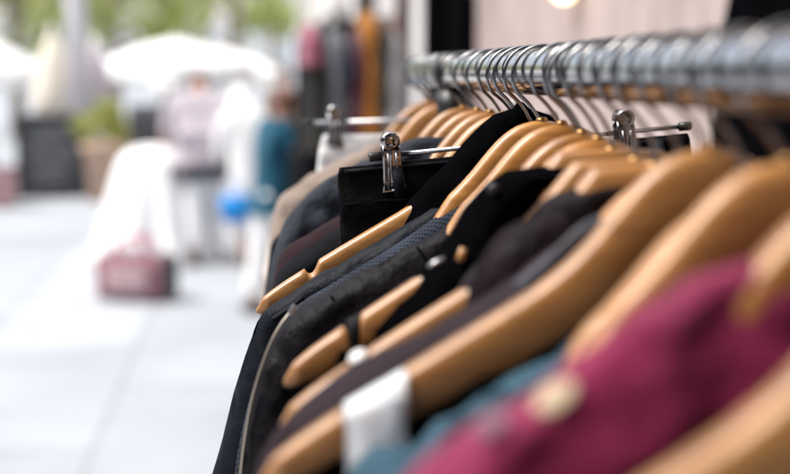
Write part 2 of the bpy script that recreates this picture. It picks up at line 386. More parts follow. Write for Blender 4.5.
# --- far group, beyond the clip hanger
hanger(1.40, 'farthest wooden hanger, beside the black rail clamp, holding the cream knit jumper', 'light', short=True)
hanger(1.29, 'pale wooden hanger just in front of the black rail clamp, with beige knit shoulders below', 'light', short=True)
hanger(1.165, 'wooden hanger above the charcoal coat, first one clear of the far clip hanger', 'light', short=True, rz=.05)
hanger(1.09, 'wooden hanger of the far group holding the grey denim jacket', 'orange', short=True, rz=-.03)
hanger(1.03, 'wooden hanger of the far group holding the plum-grey wool jumper', 'orange', short=True)
hanger(.975, 'nearest wooden hanger of the far group, just behind the black trousers', 'orange', short=True, rz=.03)
garment('knit_jumper', 'cream knit jumper hanging at the far end of the rail', 1.40, [(-.05, -.086), (-.10, -.110), (-.18, -.152), (-.205, -.185), (-.212, -.26)], F_CREAM, 'jumper', seed=1, T=.022)
garment('knit_cardigan', 'beige knit cardigan on the second farthest wooden hanger', 1.29, tr(1.29, [(378, 141), (340, 160), (300, 181), (279, 198), (272, 222), (268, 250)]), F_BEIGE, 'cardigan', seed=2, T=.024, crease=.004)
garment('wool_coat', 'charcoal wool coat hanging between beige cardigan and grey denim jacket', 1.165, [(-.055, -.075), (-.10, -.109), (-.17, -.147), (-.205, -.175), (-.215, -.23)], F_CHAR, 'coat', seed=3, T=.018)
dj = garment('denim_jacket', 'crumpled blue-grey denim jacket in front of the beige cardigan', 1.09, tr(1.09, [(420, 137), (380, 152), (336, 173), (300, 198), (284, 218), (273, 252), (262, 300)]), F_DENIM, 'jacket', seed=4, T=.022, crease=.005)
garment('wool_jumper', 'plum-grey wool jumper with shoulders between denim jacket and black trousers', 1.03, [(-.05, -.072), (-.09, -.104), (-.16, -.143), (-.2, -.168), (-.214, -.22)], F_PLUM, 'jumper', seed=5, T=.018)
garment('cotton_blouse', 'dark grey blouse on the hanger right behind the black trousers', .975, [(-.062, -.085), (-.10, -.112), (-.17, -.15), (-.203, -.172), (-.216, -.22), (-.235, -.30)], F_CHAR, 'blouse', seed=6, T=.016)

# --- clip hangers
def jaw_mb(s):                       # one bent steel plate of the clip, face towards -y when s = -1
    rings = []
    for z, w_, yy in ((.010, .0075, .0045), (.004, .0080, .0062), (-.004, .0082, .0058), (-.014, .0084, .0042), (-.022, .0092, .0030), (-.029, .0104, .0034), (-.031, .0104, .0052)):
        rings.append([(x_ * w_, s * (yy + t_ + .0012 * (1 if k in (3, 4, 10, 11) else 0)), z) for t_, xs in ((0, (-1, -.8, -.45, -.25, .25, .45, .8, 1)),) for k, x_ in enumerate(xs)] +
                     [(x_ * w_, s * (yy + .0011), z) for x_ in (1, .8, .45, .25, -.25, -.45, -.8, -1)])
    return MB().rings(rings)
def clip_part(o, u, w_, mat=CLIPM):
    j = jaw_mb(-1).build('clip', mat, o); j.location = (u, 0, w_)
    jaw_mb(1).build('rear_jaw', mat, j)
    for s in (-1, 1): MB().tube([(s * .0035, -.0078, .002), (s * .0035, -.0068, -.012), (s * .0044, -.0060, -.028)], .0009, 8).build('rib', mat, j)
    MB().rings([[(r_ * math.cos(2 * PI * k / 24), yy, .0125 + r_ * math.sin(2 * PI * k / 24)) for k in range(24)] for r_, yy in
               ((.0048, -.0085), (.0078, -.0085), (.0078, .0085), (.0048, .0085), (.0048, -.0085))], True, False, False).build('barrel', mat, j)
    MB().tube([(0, -.0074, .0125), (0, .0074, .0125)], .0022, 14).build('pin', BRASS, j)
    MB().tube([(.0038 * math.cos(a * .5), -.007 + .0009 * a / 2.2, .0125 + .0038 * math.sin(a * .5)) for a in range(0, 34)], .0007, 6).build('spring', BRASS, j)
    return j
def clip_hanger(y, label, zr, u0, u1, clips, roll, rz=0, cap=.0045):
    o = thing('clip_hanger', label, 'clip hanger', (0, y, RAIL_Z), (0, roll, rz), 'steel clip hangers on the rail')
    MB().tube(smoothpts(hook_pts(zr), 3), .0015, 10).build('hook', WIRE, o)
    MB().tube([(u0, 0, zr), (0, 0, zr), (u1, 0, zr)], .0021, 12).build('rod', CHROME, o)
    for a, s in ((u0, -1), (u1, 1)): MB().rings([[(a + s * x_, r_ * math.cos(2 * PI * k / 16), zr + r_ * math.sin(2 * PI * k / 16)) for k in range(16)] for x_, r_ in
        ((-.0085, .0026), (-.008, .004), (.001, .0042), (.0025, .0036), (.003, .0015))]).build('end_cap', BLACKP, o)
    for u in clips: clip_part(o, u, zr)
    return o
YC = .94
a0, a1 = onp(372, 157, YC), onp(688, 126, YC)
ROLL = -math.atan2(a1[1] - a0[1], a1[0] - a0[0])
def unroll(p):                       # world (u, w) to the tilted hanger's own axes
    c_, s_ = math.cos(-ROLL), math.sin(-ROLL)
    return (p[0] * c_ + p[1] * s_, -p[0] * s_ + p[1] * c_)
b0, b1 = unroll(a0), unroll(a1); c0, c1 = unroll(onp(391, 155, YC)), unroll(onp(624, 133, YC))
clip_hanger(YC, 'tilted clip hanger with chrome clips gripping the black trousers', b0[1], b0[0], b1[0], (c0[0], c1[0]), ROLL)
t0 = unroll(onp(337, 168, YC)); t1 = unroll(onp(690, 138, YC)); tz = (t0[1] + t1[1]) / 2
tl = [(t0[0] + .002, t0[1]), (t0[0], t0[1] - .004), (t0[0] - .002, t0[1] - .05), (t0[0] - .004, t0[1] - .12)]
trr = [(t1[0] - .002, t0[1]), (t1[0], t0[1] - .004), (t1[0] + .002, t0[1] - .05), (t1[0] + .004, t0[1] - .12)]
ts = garment('black_trousers', 'black trousers held at the waistband by the two chrome clips of the tilted hanger', YC, tl, F_PANTS, 'trousers', roll=ROLL, right=trr, T=.004, neckT=.0025, hem=-.9, seed=8, fold=.010, crease=.0028, flare=.0, grow=.02)
wb = [(t0[0] + .004 + (t1[0] - t0[0] - .008) * k / 12, t0[1] - .032 + .0008 * math.sin(k * 2.1)) for k in range(13)]
ridge(ts, wb, .0011, 'waistband_seam', F_PANTS, -.006)
ridge(ts, [(t0[0] + .006, t0[1] - .0035), ((t0[0] + t1[0]) / 2, t0[1] - .0045), (t1[0] - .006, t0[1] - .0035)], .0016, 'waistband_edge', F_NAVY, -.0036)
for f_ in (.16, .34, .72, .9):
    u_ = t0[0] + (t1[0] - t0[0]) * f_; MB().tube([(u_, -.0062, t0[1] - .003), (u_ + .0004, -.0105, t0[1] - .016), (u_, -.0105, t0[1] - .030)], [(.0045, .0012)] * 3, 8).build('belt_loop', F_NAVY, ts)
e0, e1 = onp(304, 125, 1.345), onp(402, 115, 1.345)
RO2 = -math.atan2(e1[1] - e0[1], e1[0] - e0[0]) * .8
ec = onp(333, 118, 1.345)
clip_hanger(1.345, 'far clip hanger with a pale rod, near the black rail clamp', e0[1] + .006, e0[0], .15, (ec[0], .10), RO2 * .3)
# what the far clip hanger holds: a white skirt hanging behind the beige cardigan
sk0 = garment('white_skirt', 'white skirt pinned on the far clip hanger behind the beige cardigan', 1.345, [(ec[0] - .012, e0[1] - .012), (ec[0] - .016, e0[1] - .02), (ec[0] - .03, -.2)], F_WHITE, 'skirt', T=.006, neckT=.003, seed=9, fold=.01)

# --- the hangers in and near focus
hT = hanger(.909, 'wooden hanger with its whole notched arm bare, poking out farthest into the street', 'light', rz=.0)
hN = hanger(.875, 'wooden hanger hidden inside the navy waxed jacket', 'light', dz=-.014, short=True)
hA = hanger(.842, 'tall bare golden hanger rising beside the black pointed collar', 'gold', short=True)
hB = hanger(.786, 'golden hanger behind the charcoal leather jacket, second from the black pointed collar', 'gold', short=True)
hanger(.752, 'squat wooden hanger end sticking up between two taller golden hangers', 'light', dz=-.012, roll=-.05, rz=.2, short=True)
hanger(.735, 'golden hanger next behind the black high-necked blouse', 'gold', dz=-.004, short=True)
hanger(.700, 'golden hanger whose both shoulders show above the black high-necked blouse', 'gold', dz=-.006, short=True)
hF = hanger(.672, 'orange wooden hanger with a black strap looped in its notch', 'orange', dz=.006, sx=.93, flat=True)
hanger(.628, 'wooden hanger with short blunt front between orange hanger and brown satin vest', 'light', dz=.003, short=True, flat=True)
hH = hanger(.598, 'pale wooden hanger with a white plug in its notch', 'light', dz=.002, sx=.95, flat=True)
hanger(.562, 'wooden hanger hidden under the mauve-grey coat', 'light', dz=-.016, short=True)
hI = hanger(.522, 'large sharp-edged wooden hanger carrying the white ribbon, crossing the whole picture', 'light')
hanger(.485, 'wooden hanger hidden under the teal shirt', 'light', dz=-.022, short=True)
hJ = hanger(.440, 'bare wooden hanger between the teal shirt and the magenta dress', 'light', short=True)
hK = hanger(.372, 'golden wooden hanger whose neck rises out of the magenta dress', 'gold', short=True, dz=-.004)
hL = hanger(.300, 'very blurred wooden hanger nearest the camera at the lower right corner', 'light')

sh = lambda y, d=.007: None
def over(us, d=.007): return [(-u, interp(TOP, u) + d) for u in us]
# T: black sleeveless halter with a stand collar
vt = garment('black_vest', 'black sleeveless vest with pointed collar standing up beside the rail', .909, [(-.006, -.030)] + over((.022, .04, .055, .07, .086), .009) + [(-.098, -.112), (-.106, -.122), (-.112, -.16), (-.15, -.30)], F_BLACK, 'vest', T=.017, seed=11)
cp = [onp(*q, .905) for q in ((505, 124), (513, 112), (521, 102), (530, 111), (538, 124))]
MB().rings([[(u, yy, min(w_, -.018 if abs(u) > .004 else -.0205)) for u, w_ in cp] + [(u, yy, -.05) for u, w_ in reversed(cp)] for yy in (-.012, -.009, .004, .007)]).build('collar', F_BLACK, vt)
# N: navy waxed jacket
nj = garment('waxed_jacket', 'navy-black waxed jacket whose rounded shoulder lies under the bare notched hanger arm', .875, tr(.875, [(431, 209), (400, 229), (340, 264), (290, 292), (272, 303), (264, 311), (258, 318), (231, 399), (211, 474), (190, 560)]), F_NAVY, 'jacket', seed=12, T=.013, crease=.0028)
ridge(nj, [(u, w_ + .002) for u, w_ in tr(.875, [(272, 318), (290, 306), (302, 296)])], .0022, 'epaulette_tab', F_BLACK2, -.016)
sleeve = lambda o, pts, rad, mat, y=.0: MB().tube(smoothpts([(u, y, w_) for u, w_ in pts], 5), rad, 20).build('sleeve', mat, o)
# A: dotted top
garment('dotted_top', 'blue-grey top with dark dots, squeezed between navy and charcoal jackets', .838, tr(.838, [(470, 196), (448, 207), (425, 225), (400, 243), (370, 262), (340, 280), (308, 299), (285, 314), (268, 340), (250, 400), (235, 474)]), F_DOTS, 'jumper', seed=13, T=.017, crease=.001)
# B: charcoal leather jacket with a zip down its edge
bj = garment('leather_jacket', 'charcoal leather jacket with a pale zip curving down its edge', .786, tr(.786, [(468, 216), (441, 229), (400, 252), (340, 283), (305, 303), (287, 317), (274, 340), (258, 380), (244, 430), (237, 474), (225, 560)]), F_LEATHER, 'jacket', seed=14, T=.019, crease=.0045)
zp = tr(.770, [(291, 312), (281, 325), (270, 345), (258, 378), (250, 410), (245, 440), (241, 474), (236, 540)])
zt = MB().tube([(u, -.0245, w_) for u, w_ in [tuple(v) for v in [p_ for p_ in smoothpts([(a_, b_, 0) for a_, b_ in zp], 6)]] for u, w_ in [(u, w_)]] if False else [(v.x, -.016, v.y) for v in smoothpts([(a_, b_, 0) for a_, b_ in zp], 8)], .0013, 8).build('zip', plain('zip_metal', (.55, .48, .38), .35, 1), bj)
MB().box((zp[0][0] + .001, -.018, zp[0][1] + .002), (.004, .0025, .008), 0, .6).build('zip_slider', STEEL, bj, False, .0008)
ridge(bj, tr(.770, [(331, 296), (336, 303), (340, 311)]), .0012, 'shoulder_seam', F_BLACK2, -.015)
ridge(bj, tr(.770, [(417, 247), (424, 257), (428, 270)]), .0012, 'yoke_seam', F_BLACK2, -.015)
# E: black high-necked blouse
ej = garment('black_blouse', 'black high-necked blouse whose hanger loop catches the notch of the orange hanger', .675, tr(.675, [(600, 160), (542, 162), (519, 166), (499, 172), (483, 182), (461, 210), (448, 236), (434, 258), (412, 277), (395, 292), (376, 307), (355, 323), (336, 341), (318, 368), (306, 420), (297, 480)]), F_BLACK, 'blouse', seed=15, T=.017, neckT=.015, crease=.0035)
q = onp(456, 250, .672); MB().tube([(q[0] - .001, -.020, q[1] - .004), (q[0] + .0015, -.020, q[1] + .004)], [.0026, .0024], 12).build('toggle', WOOD['light'], ej)
q = onp(432, 259, .668); MB().tube([(q[0] - .005, -.022, q[1] - .002), (q[0], -.022, q[1] + .0005), (q[0] + .005, -.022, q[1] + .003)], [.0010, .0016, .0010], 10).build('zip_pull', STEEL, ej)
q = onp(487, 186, .68); MB().ball((q[0], -.014, q[1]), (.004, .003, .004)).build('button', BLACKP, ej)
fs = ej
fp = [(-.178 + .0004, interp(TOP, .178) - .016)]
u0 = -.1655; z0 = interp(TOP, .178) + .007
def strap(name, parent, y, u, z, wdt, hgt, mat, th=.0012, slope=.55, thick=.0095):
    mb = MB(); ring = []
    for k in range(24):
        an = 2 * PI * k / 24; ring.append((math.copysign(abs(math.cos(an)) ** .6, math.cos(an)) * thick, math.copysign(abs(math.sin(an)) ** .6, math.sin(an)) * hgt / 2 - hgt / 2))
    rr = []
    for sx, sc in ((-1, 1), (-.9, 1.05), (.9, 1.05), (1, 1)):
        rr.append([(u + sx * wdt / 2, y + a_ * sc, z + b_ + sx * wdt / 2 * slope) for a_, b_ in ring])
    return mb.rings(rr, True, False, False)
strap('loop', None, .672 - 0.004, u0, RAIL_Z + z0 - .0005, .0075, .034, F_BLACK2).build('hanger_loop', F_BLACK2, fs).matrix_parent_inverse = Matrix.Translation((0, -.675, -RAIL_Z))
# H: brown satin vest leaving the arm bare, white plug
hv = garment('satin_vest', 'dark brown shiny satin vest between orange hanger and mauve-grey coat', .600, [(-.042, -.064)] + over((.055, .07, .086), .010) + [(-.1, -.107), (-.112, -.12), (-.118, -.15), (-.14, -.3)], F_BROWN, 'vest', seed=17, T=.019, crease=.005, neckT=.012)
hp = tr(.588, [(470, 292), (482, 262), (500, 238), (526, 224), (556, 214)])
MB().rings([[(u, -.014, w_ + .004), (u + .004, -.024, w_ - .001), (u + .012, -.029, w_ - .014), (u + .02, -.030, w_ - .034), (u + .021, -.027, w_ - .036), (u + .012, -.024, w_ - .016), (u + .003, -.019, w_ - .004)] for u, w_ in [(v.x, v.y) for v in smoothpts([(a_, b_, 0) for a_, b_ in hp], 6)]]).build('collar', F_BROWN, hv)
wp = MB().ball((0, 0, 0), (.0062, .0085, .0042), 16, 10).build('size_plug', plain('milky_plastic', (.58, .57, .55), .5))
wp.location = (-.169, .598 - .004, RAIL_Z + interp(TOP, .178) + .0005); wp.rotation_euler = (0, -.5, 0)
tag(wp, 'small white plug wedged in the notch of a pale hanger', 'plug')
# M: mauve-grey coat
mc = garment('mauve_coat', 'mauve-grey coat with soft sheen just behind the large sharp wooden hanger', .562, tr(.562, [(600, 219), (570, 233), (540, 256), (480, 303), (400, 344), (337, 379), (292, 412), (268, 440), (252, 474), (238, 540)]), F_MAUVE, 'coat', seed=18, T=.019, crease=.004)
lp_ = tr(.55, [(600, 222), (586, 228), (560, 252), (520, 285)])
MB().tube(smoothpts([(u, -.020, w_ - .004) for u, w_ in lp_], 6), [(.004, .009)] * 19, 12).build('lapel', fabric('grey_satin', (.04, .04, .052), .5, .1, 600, .3, .2, .4, spec=.3), mc)
# I: black slip + white ribbon
garment('black_slip', 'black slip dress under the large sharp wooden hanger', .520, [(-.05, -.115), (-.08, -.130), (-.13, -.152), (-.2, -.195), (-.215, -.26)], F_BLACK, 'dress', seed=19, T=.010)
rm, t_, b_ = nmat('white_ribbon'); b_.inputs['Base Color'].default_value = (.76, .77, .79, 1); b_.inputs['Roughness'].default_value = .5; b_.inputs['Subsurface Weight'].default_value = .2; b_.inputs['Transmission Weight'].default_value = .12
nn = N(t_, 'ShaderNodeTexNoise', Scale=300); bb = N(t_, 'ShaderNodeBump', Strength=.3, Distance=.001); t_.links.new(nn.outputs['Fac'], bb.inputs['Height']); t_.links.new(bb.outputs[0], b_.inputs['Normal'])
rb = thing('ribbon', 'folded white ribbon looped over the large sharp wooden hanger near its end', 'ribbon', (0, .522, RAIL_Z))
ur, zr_ = onp(374, 385, .515)
zt0 = interp(TOP, abs(ur)) + .0012
strap('r', None, -.009, ur, zt0, .029, .040, rm, thick=.0098).build('band', rm, rb)
mb = MB(); rr = []
for k in range(16):
    q = k / 15; rr.append([(ur - .002 + .008 * q + x_ * (.0145 - .004 * q) + .0012 * math.sin(q * 11 + x_), -.0205 - .003 * math.sin(q * 3) + yy + .0012 * math.sin(q * 9 + x_ * 4), zt0 - .004 - .047 * q + x_ * .005) for x_, yy in ((-1, 0), (-.3, -.0015), (.4, .0008), (1, -.0005), (1, .0004), (.4, .0017), (-.3, -.0006), (-1, .0009))])
mb.rings(rr).build('tail', rm, rb)
# teal shirt
garment('teal_shirt', 'rumpled teal shirt between the large sharp hanger and magenta dress', .487, tr(.487, [(640, 296), (620, 311), (590, 336), (560, 352), (520, 378), (470, 401), (420, 434), (370, 464), (345, 490), (330, 540)]), F_TEAL, 'shirt', seed=20, T=.015, crease=.009)
# magenta dress
md = garment('magenta_dress', 'magenta dress with soft pink shoulder filling the lower right', .375, tr(.375, [(748, 262), (705, 268), (670, 288), (636, 312), (600, 340), (560, 372), (520, 400), (480, 424), (430, 456), (400, 478), (370, 520), (350, 600)]), F_MAG, 'dress', seed=21, T=.019, crease=.004, grow=.06)
q = onp(556, 396, .362); MB().ball((q[0], -.013, q[1]), (.0085, .005, .0014), 16, 8).build('care_label', plain('cream_label', (.50, .40, .27), .9), md).rotation_euler = (0, -.55, 0)
md.children[0].location = (0, 0, 0)
def relabel_ball(o, c, rot): 
    for v in o.data.vertices: v.co = v.co - Vector(c)
    o.location = c; o.rotation_euler = rot
relabel_ball(md.children[0], (q[0], -.0135, q[1] - .001), (.75, -.6, 0))
q = onp(492, 424, .362); o_ = MB().ball((0, 0, 0), (.0065, .0045, .0012), 16, 8).build('grey_pink_oval', plain('grey_pink_spot', (.22, .11, .15), .9), md); o_.location = (q[0], -.013, q[1]); o_.rotation_euler = (.75, -.5, 0)  # small flat grey-pink oval on the magenta shoulder
# L carries a dark thing low down
garment('slate_shirt', 'dark blue-grey shirt under the most blurred nearest wooden hanger', .292, [(-.03, -.105), (-.06, -.128), (-.1, -.157), (-.15, -.182), (-.2, -.21), (-.22, -.28)], fabric('slate_cloth', (.022, .026, .036), .85, .2), 'shirt', seed=23, T=.010)

# ------------------------------------------------------------------ black coat on the wall
cw = thing('hanging_coat', 'black coat hung on the shop wall at the right edge', 'coat', (.90, 2.18, RAIL_Z), (0, 0, 0))
cl = [(-.03, .30), (-.06, .29), (-.12, .255), (-.19, .20), (-.22, .14), (-.24, -.05), (-.27, -.4)]
g_ = garment_mb(cl, T=.05, hem=-.75, seed=31, fold=.02, neckT=.03).build('coat_body', F_BLACK, cw); g_.rotation_euler = (0, 0, R(-90))
MB().tube([(-.0, 0, .33), (.05, 0, .33), (.1, 0, .33)], .008, 10).build('peg', STEEL, cw)
for s in (-1, 1): MB().tube(smoothpts([(-.015, s * .19, .17), (-.02, s * .235, .0), (-.02, s * .26, -.2), (-.02, s * .27, -.4)], 4), [.05] * 4 + [.047] * 5 + [.042] * 4, 16).build('sleeve', F_BLACK, cw)

# ------------------------------------------------------------------ display of clothes outside the next shop (rod sticks out from the facade)
YD = 5.5; RZD = 2.02
dr = thing('display_rod', 'steel wall rod sticking out by the next shop, with pink, navy and mustard clothes', 'clothes rod', (.55, YD, RZD))
MB().tube([(-.64, 0, 0), (0, 0, 0), (.44, 0, 0)], .012, 14).build('rod', STEEL, dr)
MB().tube([(.42, 0, 0), (.45, 0, 0)], .05, 20).build('wall_plate', STEEL, dr)
disp = [('pink_scarf_top', 'pink top on the outer end of the wall rod', 'top', 309, 24, 66, F_PINK, .045), ('olive_trousers', 'olive-black trousers next to the pink top on the wall rod', 'trousers', 319, 46, 150, F_OLIVE, .075),
        ('grey_dress', 'blue-grey dress on the wall rod between trousers and navy top', 'dress', 335, 30, 140, F_GREYB, .045), ('navy_top', 'dark navy top on the wall rod above a white one', 'top', 346, 38, 77, F_NAVY2, .05),
        ('maroon_shirt', 'narrow maroon shirt squeezed beside the mustard dress', 'shirt', 356, 28, 130, F_MAROON, .022), ('mustard_dress', 'long mustard dress on the wall rod', 'dress', 367, 12, 150, F_MUST, .045),
        ('green_grey_shirt', 'green-grey shirt next to the mustard dress', 'shirt', 380, 18, 140, F_GREEN, .032), ('pale_grey_blouse', 'pale grey blouse on the wall rod nearest the wall', 'blouse', 391, 30, 125, F_SKIRTG, .034)]
for i, (nm, lb, ct, px, y0, y1, mt, th) in enumerate(disp):
    a_, b_ = at(px, y0, YD), at(px, y1, YD)
    top_ = min(a_.z - RZD, -.03); hm = b_.z - RZD
    o = garment_mb([(-.05, top_), (-.12, top_ - .03), (-.19, top_ - .07), (-.21, top_ - .13)], T=th, neckT=th * .7, hem=min(hm, top_ - .2), seed=40 + i, fold=.02, flare=.02, grow=.02).build(nm, mt)
    o.location = (a_.x, YD, RZD); o.rotation_euler = (0, 0, R(90)); tag(o, lb, ct, 'clothes on the wall rod')
    MB().tube(smoothpts([(0, 0, top_ - .01), (0, 0, -.02)] + [(.018 * math.cos(R(q_)), 0, .018 * math.sin(R(q_))) for q_ in range(200, -20, -20)], 2), .003, 6).build('hook', WIRE, o)
for i, (nm, lb, px, y0, mt, th) in enumerate([('charcoal_coat', 'charcoal coat at the outer end of the inner row on the wall rod', 306, 34, F_CHAR, .05), ('brown_coat', 'dark brown coat behind the grey dress on the inner row', 327, 24, F_BROWN, .05),
        ('black_jacket', 'black jacket behind the navy top on the inner row', 344, 20, F_BLACK, .055), ('plum_coat', 'plum-grey coat behind the maroon shirt on the inner row', 360, 18, F_PLUM, .05), ('taupe_coat', 'taupe coat on the inner row nearest the wall', 387, 16, F_TAUPE, .055)]):
    a_ = at(px, y0, YD + .5); top_ = min(a_.z - RZD, -.03)
    o = garment_mb([(-.05, top_), (-.12, top_ - .03), (-.19, top_ - .07), (-.21, top_ - .13)], T=th, neckT=th * .7, hem=top_ - .85, seed=60 + i, fold=.02, flare=.02, grow=.02).build(nm, mt)
    o.location = (a_.x, YD + .5, RZD); o.rotation_euler = (0, 0, R(90)); tag(o, lb, 'jacket' if 'jacket' in nm else 'coat', 'clothes on the inner wall rod')
    MB().tube(smoothpts([(0, 0, top_ - .01), (0, 0, -.02)] + [(.018 * math.cos(R(q_)), 0, .018 * math.sin(R(q_))) for q_ in range(200, -20, -20)], 2), .003, 6).build('hook', WIRE, o)
dr2 = thing('display_rod', 'second steel wall rod just behind the first, carrying dark coats', 'clothes rod', (.55, YD + .5, RZD))
MB().tube([(-.66, 0, 0), (0, 0, 0), (.44, 0, 0)], .012, 14).build('rod', STEEL, dr2); MB().tube([(.42, 0, 0), (.45, 0, 0)], .05, 20).build('wall_plate', STEEL, dr2)
# white blouse hanging lower from the navy top's place (second tier)
a_ = at(340, 78, YD - .12); o = garment_mb([(-.04, -.02), (-.1, -.05), (-.15, -.09)], T=.05, neckT=.035, hem=-.16, seed=52, fold=.02, grow=.0).build('white_blouse', F_WHITE)
o.location = (a_.x, YD - .02, a_.z); o.rotation_euler = (0, 0, R(90)); tag(o, 'short white blouse hanging below the dark navy top', 'blouse', 'clothes on the wall rod')

# ------------------------------------------------------------------ people
def skin_mesh(name, verts, edges, mat, parent, root=0, sub=2):
    me = bpy.data.meshes.new(name); me.from_pydata([v[0] for v in verts], edges, []); o = bpy.data.objects.new(name, me); C.objects.link(o)
    md_ = o.modifiers.new('skin', 'SKIN'); md_.use_smooth_shade = True
    for i, v in enumerate(verts):
        r_ = v[1] if isinstance(v[1], tuple) else (v[1], v[1]); sv = me.skin_vertices[0].data[i]; sv.radius = r_; sv.use_root = (i == root)
    s_ = o.modifiers.new('sub', 'SUBSURF'); s_.levels = s_.render_levels = sub
    dg = bpy.context.evaluated_depsgraph_get(); m2 = bpy.data.meshes.new_from_object(o.evaluated_get(dg))
    bpy.data.objects.remove(o); m2.name = name; m2.materials.clear(); m2.materials.append(mat)
    m2.polygons.foreach_set('use_smooth', [True] * len(m2.polygons))
    o = bpy.data.objects.new(name, m2); C.objects.link(o); o.parent = parent
    return o
def person(label, loc, rz, H, shirt, legs, hair, skin, lean=.0, head_drop=0., arms=None, stride=.1, dress=False, sleeve_to=.5, scarf=None, wide=1.0):
    """faces +y; H standing height"""
    p = thing('person', label, 'person', loc, (0, 0, rz)); k = H / 1.7
    def V(x, y, z): return (x * k, y * k, z * k)
    def LN(z): return lean * max(0, z - .9) * 1.0                  # forward bend above the hips
    v = []; e = []
    def add(pos, r_, link=None):
        v.append((pos, tuple(q * k for q in r_) if isinstance(r_, tuple) else (r_ * k, r_ * k)))
        if link is not None: e.append((link, len(v) - 1))
        return len(v) - 1
    pel = add(V(0, 0, .92), (.15 * wide, .11)); wai = add(V(0, LN(1.08), 1.08), (.13 * wide, .10), pel); che = add(V(0, LN(1.28), 1.28), (.16 * wide, .115), wai)
    nb_ = add(V(0, LN(1.42), 1.42), (.07, .06), che); nk = add(V(0, LN(1.48) + .01 + head_drop * .3, 1.48 - head_drop * .2), .05, nb_)
    hd = add(V(0, LN(1.58) + .02 + head_drop, 1.585 - head_drop * .75), (.075, .092), nk); ht = add(V(0, LN(1.66) + .01 + head_drop * 1.3, 1.665 - head_drop * 1.0), (.055, .07), hd)
    body_arm = []
    arms = arms or (((.25, .0, 1.1), (.27, .06, .86)), ((.25, .0, 1.1), (.27, .06, .86)))
    for s, (el, wr) in zip((-1, 1), arms):
        sh_ = add(V(s * .17 * wide, LN(1.38), 1.385), .062, che); E_ = add(V(s * el[0], el[1] + LN(1.3), el[2]), .043, sh_); W_ = add(V(s * wr[0], wr[1] + LN(1.3), wr[2]), (.03, .024), E_)
        d_ = (Vector(v[W_][0]) - Vector(v[E_][0])).normalized(); P_ = add(tuple(Vector(v[W_][0]) + d_ * .07 * k), (.036, .018), W_)
        side = d_.cross(Vector((1, 0, 0))).normalized()
        for q, (off, ln) in enumerate(((-.026, .06), (-.009, .072), (.009, .068), (.026, .052))):
            a1_ = Vector(v[P_][0]) + side * off * k + d_ * .03 * k; f1 = add(tuple(a1_), .009, P_); f2 = add(tuple(a1_ + d_ * ln * .55 * k - Vector((s * .012 * k, 0, 0))), .008, f1); add(tuple(a1_ + d_ * ln * k - Vector((s * .03 * k, 0, 0))), .006, f2)
        tb = Vector(v[W_][0]) + d_ * .03 * k - side * .035 * k; t1_ = add(tuple(tb), .011, W_); add(tuple(tb + d_ * .045 * k - side * .012 * k), .008, t1_)
        body_arm.append((sh_, E_, W_))
    leg_i = []
    for s in (-1, 1):
        st = s * stride; hp = add(V(s * .085, .0, .84), .088, pel); kn = add(V(s * .095, st * .6 + .02, .48), .058, hp); an = add(V(s * .10, st * 1.0 - .02, .09), .038, kn); ft = add(V(s * .11, st + .12, .035), (.042, .03), an); leg_i.append((hp, kn, an, ft))
    bv = [(q_, (r_[0] * .8, r_[1] * .8)) if i_ in (pel, wai, che) or i_ in [b_[0] for b_ in body_arm] else (q_, r_) for i_, (q_, r_) in enumerate(v)]   # the trunk sits inside the clothes
    skin_mesh('body', bv, e, skin, p, pel)
    # shirt
    sv_ = [(v[pel][0], tuple(q * 1.22 for q in v[pel][1])), (v[wai][0], (v[wai][1][0] * 1.28, v[wai][1][1] * 1.35)), (v[che][0], (v[che][1][0] * 1.12, v[che][1][1] * 1.45)), (tuple(Vector(v[che][0]).lerp(Vector(v[nb_][0]), .85)), (.125 * k * wide, .105 * k))]
    se = [(0, 1), (1, 2), (2, 3)]
    if not dress: sv_.append((V(0, 0, .80), (.17 * k * wide, .135 * k))); se.append((0, 4))
    if not dress: sv_.append((tuple(Vector(v[nb_][0]).lerp(Vector(v[nk][0]), .5)), (.078 * k, .072 * k))); se.append((3, 5))
    for sh_, E_, W_ in body_arm:
        sv_.append((v[sh_][0], .09 * k)); se.append((2, len(sv_) - 1)); A_, B_ = Vector(v[sh_][0]), Vector(v[E_][0])
        if sleeve_to <= .5: sv_.append((tuple(A_.lerp(B_, sleeve_to * 2)), .062 * k)); se.append((len(sv_) - 2, len(sv_) - 1))
        else:
            sv_.append((v[E_][0], .056 * k)); se.append((len(sv_) - 2, len(sv_) - 1)); sv_.append((tuple(B_.lerp(Vector(v[W_][0]), sleeve_to * 2 - 1)), .042 * k)); se.append((len(sv_) - 2, len(sv_) - 1))
    if dress:
        n0 = len(sv_); sv_ += [(V(0, 0, .7), (.19 * k, .16 * k)), (V(0, .02, .4), (.21 * k, .18 * k)), (V(0, .02, .14), (.22 * k, .19 * k))]; se += [(0, n0), (n0, n0 + 1), (n0 + 1, n0 + 2)]
    skin_mesh('robe' if dress else 'shirt', sv_, se, shirt, p)
    if legs is not None:
        lv = [(V(0, 0, .90), (.17 * k * wide, .135 * k)), (V(0, LN(1.02), 1.02), (.155 * k * wide, .125 * k))]; le = [(0, 1)]
        for hp, kn, an, ft in leg_i:
            n0 = len(lv); lv += [(v[hp][0], .105 * k), (v[kn][0], .085 * k), (tuple(Vector(v[an][0]).lerp(Vector(v[kn][0]), .08)), .072 * k)]; le += [(0, n0), (n0, n0 + 1), (n0 + 1, n0 + 2)]
        skin_mesh('trousers', lv, le, legs, p)
